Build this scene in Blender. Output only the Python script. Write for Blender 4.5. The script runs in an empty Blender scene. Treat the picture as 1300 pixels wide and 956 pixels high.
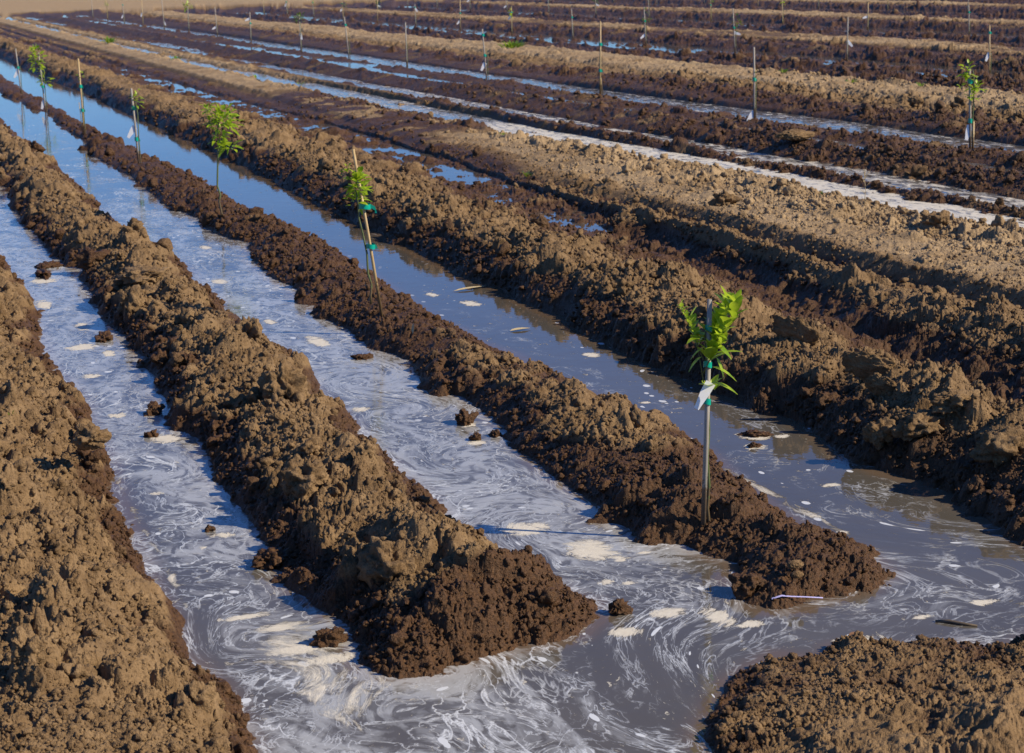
import bpy, math, random
import numpy as np
from mathutils import Vector, Matrix

# ------------------------------------------------------------------ surveyed waterlines (metres, plan view)
E_A_left = [(1.17, 17.84), (1.21, 16.48), (1.19, 14.91), (1.11, 12.68), (1.20, 11.58), (1.14, 10.77), (1.15, 10.08), (1.08, 9.15), (1.06, 8.61), (1.03, 7.91), (1.03, 7.27), (1.00, 6.89), (1.08, 6.52)]
E_A_right = [(1.62, 23.84), (1.57, 20.25), (1.62, 17.57), (1.71, 16.86), (1.64, 14.93), (1.61, 13.46), (1.66, 12.59), (1.62, 11.61), (1.54, 10.57), (1.60, 10.26), (1.59, 9.82), (1.55, 9.13), (1.58, 8.36), (1.56, 7.80), (1.50, 7.58), (1.56, 7.25), (1.62, 6.93), (1.55, 6.49), (1.61, 6.31)]
E_R1_end = [(1.61, 6.31), (1.78, 6.24), (1.98, 6.31), (2.16, 6.38), (2.33, 6.39), (2.46, 6.44), (2.62, 6.60), (2.66, 6.79)]
E_B_left = [(2.61, 6.92), (2.58, 7.11), (2.51, 7.40), (2.48, 7.85), (2.47, 8.13), (2.47, 8.33), (2.50, 8.78), (2.50, 9.01), (2.51, 9.42), (2.50, 9.82), (2.55, 10.36), (2.55, 11.06), (2.60, 11.64), (2.64, 12.19), (2.57, 12.95), (2.53, 14.03), (2.62, 14.63), (2.59, 15.39), (2.68, 16.45), (2.62, 16.99), (2.53, 18.32), (2.48, 19.49), (2.51, 21.76), (2.53, 24.92), (2.51, 27.87), (2.50, 31.39), (2.51, 35.24)]
E_B_right = [(3.11, 42.96), (3.23, 40.26), (3.22, 37.26), (3.41, 36.64), (3.26, 31.98), (3.35, 30.10), (3.14, 27.41), (3.18, 25.11), (3.25, 24.11), (3.19, 22.79), (3.12, 20.50), (3.28, 19.95), (3.22, 18.33), (3.38, 17.63), (3.18, 16.51), (3.12, 15.53), (3.18, 14.76), (3.07, 14.18), (3.14, 13.95), (3.14, 13.34), (3.20, 12.84), (3.14, 12.22), (3.27, 11.75), (3.21, 11.22), (3.12, 10.68), (3.25, 10.54), (3.23, 10.02), (3.23, 9.73), (3.18, 9.28), (3.14, 8.94), (3.12, 8.55), (3.14, 8.28), (3.13, 8.01), (3.04, 7.82), (3.14, 7.67), (3.23, 7.41), (3.28, 7.13), (3.35, 6.98), (3.22, 6.83)]
E_R2_end = [(3.22, 6.68), (3.16, 6.50), (3.21, 6.38), (3.36, 6.34), (3.44, 6.40), (3.57, 6.41), (3.69, 6.43), (3.90, 6.57), (3.95, 6.77), (3.96, 6.99)]
E_C_left = [(3.96, 7.16), (3.97, 7.38), (3.96, 7.62), (4.00, 7.91), (4.01, 8.17), (4.09, 8.55), (4.11, 8.72), (4.12, 9.16), (4.13, 9.64), (4.05, 10.05), (4.07, 10.46), (4.02, 10.98), (4.04, 11.55), (3.96, 12.00), (3.98, 12.65), (3.93, 13.02), (3.99, 14.02), (4.07, 15.45), (4.07, 16.19), (4.09, 17.20), (3.99, 18.74), (3.99, 20.25), (3.90, 20.54), (4.01, 22.24), (4.05, 23.55), (3.97, 25.11), (3.85, 26.02), (3.90, 27.78), (3.84, 29.72), (3.82, 31.54), (3.78, 34.19), (3.80, 37.46), (3.72, 42.69), (3.83, 47.33), (3.73, 51.07)]
E_C_right = [(4.51, 61.12), (4.49, 48.20), (4.72, 41.74), (4.65, 34.91), (4.73, 30.81), (4.70, 27.19), (4.73, 24.91), (4.71, 23.10), (4.67, 21.53), (4.59, 19.86), (4.60, 18.24), (4.66, 17.33), (4.60, 16.18), (4.61, 15.47), (4.57, 14.70), (4.66, 14.05), (4.61, 13.40), (4.64, 12.63), (4.56, 11.89), (4.62, 11.44), (4.58, 10.88), (4.60, 10.51), (4.63, 9.85), (4.73, 9.40), (4.73, 8.99), (4.62, 8.35), (4.62, 7.99), (4.70, 7.79), (4.70, 7.43), (4.67, 7.15), (4.60, 6.69)]
E_bank = [(2.75, 5.80), (3.04, 5.99), (3.17, 5.87), (3.28, 5.97), (3.45, 5.89), (3.65, 5.80), (3.74, 5.80), (3.80, 5.67)]

rng = np.random.default_rng(7)
random.seed(7)
scene = bpy.context.scene
COL = scene.collection
WN = -0.16          # water level of the near, connected ditches
ROWS = [3.36, 11.96, 20.75, 29.6, 38.4, 47.3, 56.1, 65.0, 73.8]
STEP = 5.61
FIELD_END = 116.0

# ------------------------------------------------------------------ numpy noise
def _hash(ix, iy, seed):
    h = (ix.astype(np.int64) * 374761393 + iy.astype(np.int64) * 668265263 + seed * 974634777) & 0xFFFFFFFF
    h = ((h ^ (h >> 13)) * 1274126177) & 0xFFFFFFFF
    h = ((h ^ (h >> 16)) * 2246822519) & 0xFFFFFFFF
    return ((h ^ (h >> 15)) & 0xFFFFFF).astype(np.float32) / np.float32(0xFFFFFF)

def vnoise(x, y, seed):
    ix = np.floor(x); iy = np.floor(y)
    fx = (x - ix).astype(np.float32); fy = (y - iy).astype(np.float32)
    fx = fx * fx * (3 - 2 * fx); fy = fy * fy * (3 - 2 * fy)
    a = _hash(ix, iy, seed); b = _hash(ix + 1, iy, seed)
    c = _hash(ix, iy + 1, seed); d = _hash(ix + 1, iy + 1, seed)
    return (a + (b - a) * fx) * (1 - fy) + (c + (d - c) * fx) * fy - 0.5

def fbm(x, y, seed, octs=4):
    s = 0; a = 1.0
    for i in range(octs):
        s = s + a * vnoise(x * 2 ** i, y * 2 ** i, seed + i); a *= 0.5
    return s

def clods(x, y, cell, prob, seed):
    """rounded lumps: the highest of the half-buried balls that cover each point"""
    gx = x / cell; gy = y / cell
    ix = np.floor(gx); iy = np.floor(gy)
    out = np.zeros(x.shape, np.float32)
    for dx in (-1, 0, 1):
        for dy in (-1, 0, 1):
            cx = ix + dx; cy = iy + dy
            r0 = _hash(cx, cy, seed)
            px = cx + 0.15 + 0.7 * _hash(cx, cy, seed + 1) - gx
            py = cy + 0.15 + 0.7 * _hash(cx, cy, seed + 2) - gy
            R = 0.30 + 0.5 * _hash(cx, cy, seed + 3)
            st = 0.75 + 0.5 * _hash(cx, cy, seed + 4)
            q = 1 - ((px * st) ** 2 + (py / st) ** 2) / (R * R)
            hgt = np.sqrt(np.maximum(q, 0)) * R * 0.85
            if cell > .02:      # broken, slanting faces
                ga = (_hash(cx, cy, seed + 5) - .5) * 2.2; gb = (_hash(cx, cy, seed + 6) - .5) * 2.2
                top = R * (.28 + .45 * _hash(cx, cy, seed + 7)) + px * ga + py * gb
                hgt = np.maximum(np.minimum(hgt, top), 0)
            out = np.maximum(out, np.where(r0 < prob, hgt, 0))
    return out * cell

def sstep(a, b, v):
    t = np.clip((v - a) / (b - a), 0, 1)
    return t * t * (3 - 2 * t)

# ------------------------------------------------------------------ signed distance to the near waterlines
FAR = 130.0
outer = [(1.15, FAR), (1.15, 60), (1.16, 30)] + E_A_left + [(1.08, 5.9), (1.1, 4.0), (1.1, 1.0), (2.2, 1.0), (2.25, 4.4), (2.45, 5.4)] \
    + E_bank + [(4.15, 5.82), (4.45, 5.95), (4.68, 6.3)] + E_C_right[::-1] + [(4.6, FAR)]
isl1 = [(1.62, FAR), (1.62, 60), (1.62, 30)] + E_A_right + E_R1_end + E_B_left + [(2.55, 60), (2.55, FAR)]
isl2 = [(3.30, FAR), (3.32, 60), (3.2, 48)] + E_B_right + E_R2_end + [(a_ - .05, b_) for a_, b_ in E_C_left] + [(3.8, 60), (3.8, FAR)]

def poly_sd(px, py, poly):
    P = np.array(poly, np.float64); Q = np.roll(P, -1, 0)
    d2 = np.full(px.shape, 1e9); ins = np.zeros(px.shape, bool)
    for (ax, ay), (bx, by) in zip(P, Q):
        ex, ey = bx - ax, by - ay
        L2 = ex * ex + ey * ey + 1e-12
        t = np.clip(((px - ax) * ex + (py - ay) * ey) / L2, 0, 1)
        d2 = np.minimum(d2, (px - ax - t * ex) ** 2 + (py - ay - t * ey) ** 2)
        c = ((ay > py) != (by > py))
        if ey != 0:
            ins ^= c & (px < ex * (py - ay) / ey + ax)
    d = np.sqrt(d2)
    return np.where(ins, d, -d)      # positive inside

GX = np.linspace(-1.5, 8.0, 320)
GL = np.linspace(math.log(2.0), math.log(125.0), 620)
_gx, _gy = np.meshgrid(GX, np.exp(GL))
SO = poly_sd(_gx, _gy, outer); S1 = poly_sd(_gx, _gy, isl1); S2 = poly_sd(_gx, _gy, isl2)
SD_LAND_OUT = -SO

def gsample(G, x, y):
    u = np.clip((x - GX[0]) / (GX[1] - GX[0]), 0, len(GX) - 1.001)
    v = np.clip((np.log(np.maximum(y, 1e-3)) - GL[0]) / (GL[1] - GL[0]), 0, len(GL) - 1.001)
    i = u.astype(int); j = v.astype(int); fu = u - i; fv = v - j
    return (G[j, i] * (1 - fu) + G[j, i + 1] * fu) * (1 - fv) + (G[j + 1, i] * (1 - fu) + G[j + 1, i + 1] * fu) * fv

# ------------------------------------------------------------------ cross-section of the field
def F(*pairs):
    ys = [p[0] for p in pairs]; xs = [p[1] for p in pairs]
    return lambda y: np.interp(y, ys, xs)
V1 = F((7, 5.75), (8.5, 5.85), (9.4, 6.05), (12, 6.2), (13, 6.4), (18.4, 6.55), (22, 6.75), (27, 6.85), (38, 6.55), (50, 6.45))
V2 = F((8, 7.2), (12, 7.12), (15, 7.2), (20, 7.1), (30, 7.3))
W1c = F((14, 9.38), (20, 9.27), (25, 8.95), (35, 8.75), (47, 8.4))
W1h = F((14, .15), (20, .17), (24, .30), (35, .26), (44, .13), (50, .02))
W2c = F((16, 10.18), (22, 10.12), (30, 9.9), (40, 9.7))
W3c = F((18, 11.5), (25, 11.4), (30, 11.3), (40, 11.15))
W4c = F((19, 12.9), (25, 12.78), (30, 12.6), (40, 12.45), (60, 12.4))
K = []
def k(fx, z): K.append((fx if callable(fx) else (lambda y, c=fx: np.full_like(y, c)), z if callable(z) else (lambda y, c=z: np.full_like(y, c))))
k(-40, .1); k(-.4, .1); k(.05, .12); k(.45, .3); k(.6, .9); k(4.9, .9); k(5.15, .15); k(5.5, .09)
k(lambda y: V1(y) - .25, -.05); k(lambda y: V1(y) - .08, F((15, -.11), (17, -.03), (19, -.03), (21, -.055), (34, -.06), (50, -.05), (54, .0))); k(lambda y: V1(y) + .1, F((15, -.11), (17, -.03), (19, -.03), (21, -.055), (34, -.06), (50, -.05), (54, .0))); k(lambda y: V1(y) + .30, F((16, -.01), (21, -.06)))
k(lambda y: np.maximum((V1(y) + V2(y)) / 2 + .02, V1(y) + .32), F((15, .11), (20, -.01), (30, -.03), (60, .02))); k(lambda y: V2(y) - .08, F((15, .0), (20, -.02))); k(lambda y: V2(y) + .02, F((15, -.01), (20, -.01))); k(lambda y: V2(y) + .16, F((15, .10), (20, .03), (40, .06)))
k(lambda y: V2(y) + .9, .10); k(lambda y: V2(y) + 1.15, .10)
k(lambda y: W1c(y) - W1h(y) - .22, .08); k(lambda y: W1c(y) - W1h(y), -.01); k(lambda y: W1c(y) - W1h(y) * .8, F((48, -.05), (54, .03)))
k(lambda y: W1c(y) + W1h(y) * .8, F((48, -.05), (54, .03))); k(lambda y: W1c(y) + W1h(y) + .01, -.01); k(lambda y: W1c(y) + .42, .10)
k(lambda y: W2c(y) - .24, .03); k(lambda y: W2c(y) - .10, F((44, -.03), (52, .04))); k(lambda y: W2c(y) + .10, F((44, -.03), (52, .04))); k(lambda y: W2c(y) + .24, .05)
k(lambda y: (W2c(y) + W3c(y)) / 2, .19); k(lambda y: W3c(y) - .26, .03); k(lambda y: W3c(y) - .15, F((55, -.03), (70, .04)))
k(lambda y: W3c(y) + .16, F((55, -.03), (70, .04))); k(lambda y: W3c(y) + .25, .02); k(11.96, .08); k(lambda y: W4c(y) - .42, .02)
k(lambda y: W4c(y) - .33, F((70, -.04), (85, .03))); k(lambda y: W4c(y) + .26, F((70, -.05), (85, .03))); k(lambda y: W4c(y) + .42, .07)
k(13.75, .21); k(14.5, .05); k(15.0, .11); k(15.4, .05); k(15.7, .12); k(17.2, .1)
GEN = [(-3.3, .08), (-2.95, -.03), (-2.7, -.03), (-2.2, .12), (-1.75, -.03), (-1.2, .17), (-.62, -.05), (-.5, -.05), (-.25, .05), (.28, .05),
       (.45, -.04), (.95, -.04), (1.3, .1), (1.75, .23), (2.6, .07), (3.0, .14), (3.2, .10), (3.45, .17), (5.3, .15)]
B3 = -.13
for X0 in ROWS[2:] + [82.6, 91.4, 100.2]:
    for dx, z in GEN:
        k(X0 + dx, z + B3)
k(110, 0); k(4000, 0)

# relief strength (how cloddy) and dampness level at the same kind of stations
A_K = [(-40, .5), (0, 1.15), (.9, 1.15), (2.55, 1.05), (2.9, .4), (3.1, .75), (4.0, .75), (4.4, .5), (4.7, .98), (5.4, .95), (6.4, .8), (6.95, .7),
       (7.25, .35), (7.9, .3), (8.15, .75), (9.0, .8), (9.2, .3), (9.6, .7), (10.0, .4), (10.25, .4), (10.8, .8), (11.2, .35), (11.6, .35), (11.9, .6), (12.3, .55), (12.5, .28), (13.15, .28), (13.5, .9), (15.4, .9), (15.9, .5), (17.3, .5), (17.8, .9)]
for X0 in ROWS[2:] + [82.6, 91.4]:
    A_K += [(X0 - 2.4, 1.0), (X0 + 3.4, 1.0), (X0 + 3.8, .5), (X0 + 5.2, .5)]

def terrain(x, y, spacing, rowslice=None):
    """height, dampness (0 dry - 1 soaked) of the field at plan points x, y; spacing = local vertex distance"""
    mx = .07 * fbm(x * .35, y * .55, 11, 3) + .05 * fbm(x * 1.3, y * 1.3, 17, 2)
    mx = mx * sstep(5.0, 7.0, x)
    xs = x + mx
    z = np.full(x.shape, .1); px = K[0][0](y); pz = K[0][1](y)
    for fx, kz in K[1:]:
        X = fx(y); kz = kz(y)
        w = np.maximum(X - px, 1e-4)
        t = (xs - px) / w
        z = np.where((t >= 0) & (t <= 1), pz + (kz - pz) * t, z)
        px, pz = X, kz
    z = z + sstep(9, 10, x) * (.07 * fbm(x * .6, y * .16, 141, 3))
    land_lv = sstep(7.5, 6.8, x)                 # inside the surveyed part
    ed = .035 * fbm(x * 4, y * 3, 31, 3)
    so = -gsample(SO, x, y) + ed; s1 = gsample(S1, x, y) + ed; s2 = gsample(S2, x, y) + ed
    def bank(s, H, sl=1.15):
        return np.where(s > 0, H * (1 - np.exp(-s * sl / H)), np.maximum(s * .7, -.13))
    HR2 = np.interp(y, [6, 9, 18, 26, 34, 60, 105], [.17, .185, .17, .12, .09, .07, .06]) + .04 * fbm(x * .8, y * .8, 41, 2)
    HR1 = .30 + .05 * fbm(x * .7, y * .7, 43, 2)
    left = x < 3
    nb = (y < 6.6) & (x > 2.0) & (x < 4.9)
    Ho = np.where(nb, .09, np.where(left, .36, .38))
    zo = bank(so - .02 * (x > 4), Ho, 1.15)
    z1 = bank(s1, HR1, 1.2); z2 = bank(s2, HR2, 1.1)
    zn = WN + np.maximum(zo, np.maximum(z1, z2))
    near = x < 7.0
    zn = np.where(x > 4.0, np.where(y > 6.2, np.minimum(zn, z), zn), zn)
    zn = np.where(x < 1.0, np.minimum(zn, .16), zn)
    z = np.where(near & (x < 5.6), zn, z)
    # relief
    axs = [a for a, b in A_K]; av = [b for a, b in A_K]
    amp = np.interp(x, axs, av)
    amp = amp * np.where((x < 3.0), np.clip(.45 + 6 * (np.maximum(np.maximum(s1, s2), so) + .02), .35, 1), 1)
    patch = np.clip(.95 + 1.9 * fbm(x * 1.3, y * 1.3, 51, 2), .2, 1.5)
    wx = x + .05 * fbm(x * 6, y * 6, 61, 2); wy = y + .05 * fbm(x * 6, y * 6, 67, 2)
    rel = .07 * fbm(wx * 1.8, wy * 1.5, 71, 3)
    for cell, prob, g in ((.34, .18, .42), (.17, .30, .66), (.085, .42, .95), (.043, .58, 1.2), (.022, .7, 1.45), (.012, .7, 1.2)):
        m = spacing < cell * .45
        if not m.any():
            continue
        if m.all():
            c = clods(wx, wy, cell, prob, int(cell * 1000))
        else:
            c = np.zeros(x.shape, np.float32)
            idx = np.nonzero(m)
            c[idx] = clods(wx[idx], wy[idx], cell, prob, int(cell * 1000))
        pp = patch if cell > .1 else np.clip(.7 + 1.2 * fbm(x * 2.3, y * 2.3, int(cell * 977), 2), .3, 1.5)
        rel = rel + g * c * pp
    # tyre lugs pressed into the tan track
    lug = np.exp(-((x - V2(y) - .55) / .26) ** 2) * np.maximum(0, np.sin((y * 1.0 + np.abs(x - V2(y) - .55) * 1.6) * 2 * math.pi / .26)) ** 2
    rel = rel - .022 * lug * (x < 9)
    rel = rel - .03 * np.maximum(fbm(x * 9, y * 9, 97, 2) - .05, 0)
    D = (rel - .062) * amp + .05 * np.maximum(fbm(x * .9, y * .55, 123, 2) , -.3) * np.exp(-((x - V1(y)) / .35) ** 2)
    zb = z
    z = z + D
    # dampness
    n1 = fbm(x * 2.2, y * 2.2, 81, 3); n2 = fbm(x * 9, y * 9, 83, 2)
    wl = np.full(x.shape, WN + .115)
    wl = np.where((x > 3.0) & (x < 4.3), WN + .17 + .10 * n1 * 2 - .09 * sstep(12, 11, y) + .30 * sstep(8.5, 7.8, y) + .06 * sstep(11, 13.5, y) * sstep(30, 14, y) + .4 * sstep(20, 27, y), wl)
    wl = np.where(x < 1.45, WN + .075, wl)
    wl = wl + .05 * sstep(3.55, 3.35, x) * (x > 3.0)
    wl = np.where((x > 1.4) & (x <= 2.75), WN + .10 + .3 * sstep(6.95, 6.55, y - .55 * (x - 2.1)), wl)
    wl = np.where((x > 4.3), WN + .18 + .06 * n1, wl)
    wl = np.where(nb & (so > -.02) & (y < 6.3), WN + .02, wl)
    wl = np.where((x > 5.4), -.035 + .05 * n1, wl)
    wet = sstep(.075, -.06, z + .05 * n1 + .03 * n2 - wl)
    moist = sstep(24, 27, y) * sstep(37, 33, y) * sstep(6.6, 6.9, x) * sstep(8.9, 8.5, x)
    moist = np.maximum(moist, sstep(18, 22, y) * sstep(60, 48, y) * np.exp(-((x - V1(y) - .2) / .5) ** 2))
    wet = np.maximum(wet, moist * sstep(-.25, .12, n1 + .1))
    r2 = sstep(9.0, 9.4, x) * sstep(14.6, 13.9, x)
    wet = np.maximum(wet, r2 * np.clip(.78 + .9 * n1 - 1.2 * np.maximum(z - .22, 0), 0, 1))
    for X0 in ROWS[2:]:
        wet = np.maximum(wet, sstep(X0 - 2.8, X0 - 2.3, x) * sstep(X0 + 3.2, X0 + 2.7, x) * np.clip(.7 + .9 * n1, 0, 1))
    pale = sstep(7.3, 7.5, x) * sstep(9.2, 8.8, x)
    for X0 in ROWS[1:]:
        pale = np.maximum(pale, sstep(X0 + 3.3, X0 + 3.6, x) * sstep(X0 + 5.8, X0 + 5.4, x))
    wet = np.where(wet < .15, wet - pale * np.clip(.8 + n1, 0, 1), wet)
    end = sstep(-1, 1, y - FIELD_END + 5 * fbm(x * .15, y * .02, 151, 3))
    flat = .1 + .02 * fbm(x * .5, y * .5, 91, 3)
    zb = zb * (1 - end) + end * flat; D = D * (1 - end); wet = wet * (1 - end) - .9 * end
    return zb, D, wet

# ------------------------------------------------------------------ mesh helpers
def grid_mesh(name, X, Y, Z, attrs=None):
    nr, nc = X.shape
    me = bpy.data.meshes.new(name)
    n = nr * nc
    co = np.empty((n, 3), np.float32); co[:, 0] = X.ravel(); co[:, 1] = Y.ravel(); co[:, 2] = Z.ravel()
    a = (np.arange(nr - 1)[:, None] * nc + np.arange(nc - 1)[None, :]).ravel()
    q = np.stack([a, a + 1, a + nc + 1, a + nc], 1).astype(np.int32)
    me.vertices.add(n); me.vertices.foreach_set('co', co.ravel())
    me.loops.add(q.size); me.loops.foreach_set('vertex_index', q.ravel())
    me.polygons.add(len(q)); me.polygons.foreach_set('loop_start', np.arange(0, q.size, 4, dtype=np.int32))
    me.update(calc_edges=True)
    for nm, v in (attrs or {}).items():
        if v.ndim == 2:
            at = me.attributes.new(nm, 'FLOAT', 'POINT'); at.data.foreach_set('value', v.astype(np.float32).ravel())
        else:
            at = me.attributes.new(nm, 'FLOAT_VECTOR', 'POINT'); at.data.foreach_set('vector', v.astype(np.float32).ravel())
    me.shade_smooth()
    return me

class MB:
    """collects pieces and links them as one mesh object"""
    def __init__(self): self.v = []; self.f = []; self.n = 0
    def add(self, verts, faces):
        self.v.extend([tuple(p) for p in verts]); self.f.extend([tuple(i + self.n for i in f) for f in faces]); self.n += len(verts)
    def tube(self, pts, rad, sides=8, flat=None):
        pts = [Vector(p) for p in pts]; vs = []
        for i, p in enumerate(pts):
            d = (pts[min(i + 1, len(pts) - 1)] - pts[max(i - 1, 0)]).normalized()
            a = d.cross(Vector((.31, .87, .1))).normalized(); b = d.cross(a)
            r = rad[i] if isinstance(rad, (list, tuple)) else rad
            for s in range(sides):
                t = 2 * math.pi * s / sides
                vs.append(p + a * (math.cos(t) * r) + b * (math.sin(t) * r))
        fs = []
        for i in range(len(pts) - 1):
            for s in range(sides):
                fs.append((i * sides + s, i * sides + (s + 1) % sides, (i + 1) * sides + (s + 1) % sides, (i + 1) * sides + s))
        fs.append(tuple(range(sides))[::-1]); fs.append(tuple((len(pts) - 1) * sides + s for s in range(sides)))
        self.add(vs, fs)
    def leaf(self, base, direction, length, width, droop=.3, fold=.25, up=Vector((0, 0, 1))):
        d = Vector(direction).normalized(); side = d.cross(up)
        if side.length < .05: side = d.cross(Vector((1, 0, 0)))
        side.normalize(); nrm = side.cross(d)
        vs = []; N = 6
        for i in range(N + 1):
            t = i / N
            c = Vector(base) + d * (length * t) - Vector((0, 0, 1)) * (droop * length * t * t)
            w = width * .5 * (math.sin(math.pi * min(1, t ** .8)) ** .8) if 0 < i < N else width * .02
            vs += [c + side * w + nrm * (fold * w), c, c - side * w + nrm * (fold * w)]
        fs = []
        for i in range(N):
            a = i * 3
            fs += [(a, a + 1, a + 4, a + 3), (a + 1, a + 2, a + 5, a + 4)]
        self.add(vs, fs)
    def build(self, name, mat, parent=None, smooth=True):
        me = bpy.data.meshes.new(name); me.from_pydata(self.v, [], self.f); me.update()
        if smooth: me.shade_smooth()
        o = bpy.data.objects.new(name, me); COL.objects.link(o); me.materials.append(mat)
        if parent: o.parent = parent
        return o

def tag(o, label=None, cat=None, group=None, kind=None):
    if label: o['label'] = label
    if cat: o['category'] = cat
    if group: o['group'] = group
    if kind: o['kind'] = kind
    return o

def empty(name, loc):
    o = bpy.data.objects.new(name, None); COL.objects.link(o); o.location = loc; o.empty_display_size = .1
    return o

# ------------------------------------------------------------------ materials
def new_mat(name):
    m = bpy.data.materials.new(name); m.use_nodes = True
    nt = m.node_tree; bs = nt.nodes['Principled BSDF']
    return m, nt, bs
def N(nt, t, **kw):
    n = nt.nodes.new(t)
    for a, v in kw.items():
        if a in n.inputs.keys(): n.inputs[a].default_value = v
        else: setattr(n, a, v)
    return n
def ramp(nt, src, stops):
    r = nt.nodes.new('ShaderNodeValToRGB'); e = r.color_ramp.elements
    while len(e) < len(stops): e.new(.5)
    for i, (p, c) in enumerate(stops):
        e[i].position = p; e[i].color = (c if isinstance(c, tuple) else (c, c, c)) + (1,)
    nt.links.new(src, r.inputs[0]); return r.outputs[0]
def mixc(nt, f, a, b, mode='MIX'):
    m = nt.nodes.new('ShaderNodeMix'); m.data_type = 'RGBA'; m.blend_type = mode
    for s, v in ((m.inputs[0], f), (m.inputs[6], a), (m.inputs[7], b)):
        if isinstance(v, bpy.types.NodeSocket): nt.links.new(v, s)
        elif isinstance(v, tuple): s.default_value = v + (1,) if len(v) == 3 else v
        else: s.default_value = v
    return m.outputs[2]
def math_(nt, op, a, b=None, c=None, clamp=False):
    m = nt.nodes.new('ShaderNodeMath'); m.operation = op; m.use_clamp = clamp
    for i, v in enumerate((a, b, c)):
        if v is None: continue
        if isinstance(v, bpy.types.NodeSocket): nt.links.new(v, m.inputs[i])
        else: m.inputs[i].default_value = v
    return m.outputs[0]

DRY_A = (.128, .076, .034); DRY_B = (.262, .170, .086); DRY_C = (.052, .029, .013)
WET_A = (.040, .019, .008); WET_B = (.115, .057, .023)
def soil_material(name, use_attr=True, wet_val=0.0, dry_shift=0.0):
    m, nt, bs = new_mat(name); L = nt.links
    geo = N(nt, 'ShaderNodeNewGeometry')
    pos = geo.outputs['Position']
    if use_attr:
        at = nt.nodes.new('ShaderNodeAttribute'); at.attribute_name = 'wet'; wet = at.outputs['Fac']
    else:
        v = nt.nodes.new('ShaderNodeValue'); v.outputs[0].default_value = wet_val; wet = v.outputs[0]
    def noise(scale, detail=4, rough=.6, dist=0):
        n = N(nt, 'ShaderNodeTexNoise'); n.inputs['Scale'].default_value = scale; n.inputs['Detail'].default_value = detail
        n.inputs['Roughness'].default_value = rough; n.inputs['Distortion'].default_value = dist
        L.new(pos, n.inputs['Vector']); return n.outputs['Fac']
    big = noise(.9, 3); mid = noise(9, 4); fine = noise(70, 3, .7); spk = noise(260, 2, .8)
    dry = mixc(nt, ramp(nt, mid, [(.33, 0.), (.68, 1.)]), DRY_A, DRY_B)
    dry = mixc(nt, ramp(nt, fine, [(.25, 1.), (.5, 0.)]), dry, DRY_C)
    dry = mixc(nt, ramp(nt, big, [(.4, 0.), (.75, .5)]), dry, DRY_B)
    pl = math_(nt, 'MULTIPLY', wet, -1.0, clamp=True)
    dry = mixc(nt, math_(nt, 'MULTIPLY', pl, ramp(nt, fine, [(.3, .35), (.55, 1.)])), dry, (.37, .262, .148))
    wetc = mixc(nt, ramp(nt, fine, [(.3, 0.), (.7, 1.)]), WET_A, WET_B)
    w2 = math_(nt, 'ADD', math_(nt, 'MAXIMUM', wet, 0.0), math_(nt, 'MULTIPLY', math_(nt, 'SUBTRACT', mid, .5), .5))
    wf = ramp(nt, w2, [(.2, 0.), (.62, 1.)])
    col = mixc(nt, wf, dry, wetc)
    L.new(col, bs.inputs['Base Color'])
    ro = mixc(nt, wf, (.95, .95, .95), mixc(nt, fine, (.38, .38, .38), (.7, .7, .7))); L.new(ro, bs.inputs['Roughness'])
    bs.inputs['Specular IOR Level'].default_value = .25
    h = math_(nt, 'ADD', math_(nt, 'MULTIPLY', fine, .6), math_(nt, 'MULTIPLY', spk, .25))
    h = math_(nt, 'ADD', h, math_(nt, 'MULTIPLY', noise(28, 3, .7), .8))
    b = nt.nodes.new('ShaderNodeBump'); b.inputs['Strength'].default_value = .9; b.inputs['Distance'].default_value = .02
    L.new(h, b.inputs['Height']); L.new(b.outputs[0], bs.inputs['Normal'])
    return m

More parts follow.
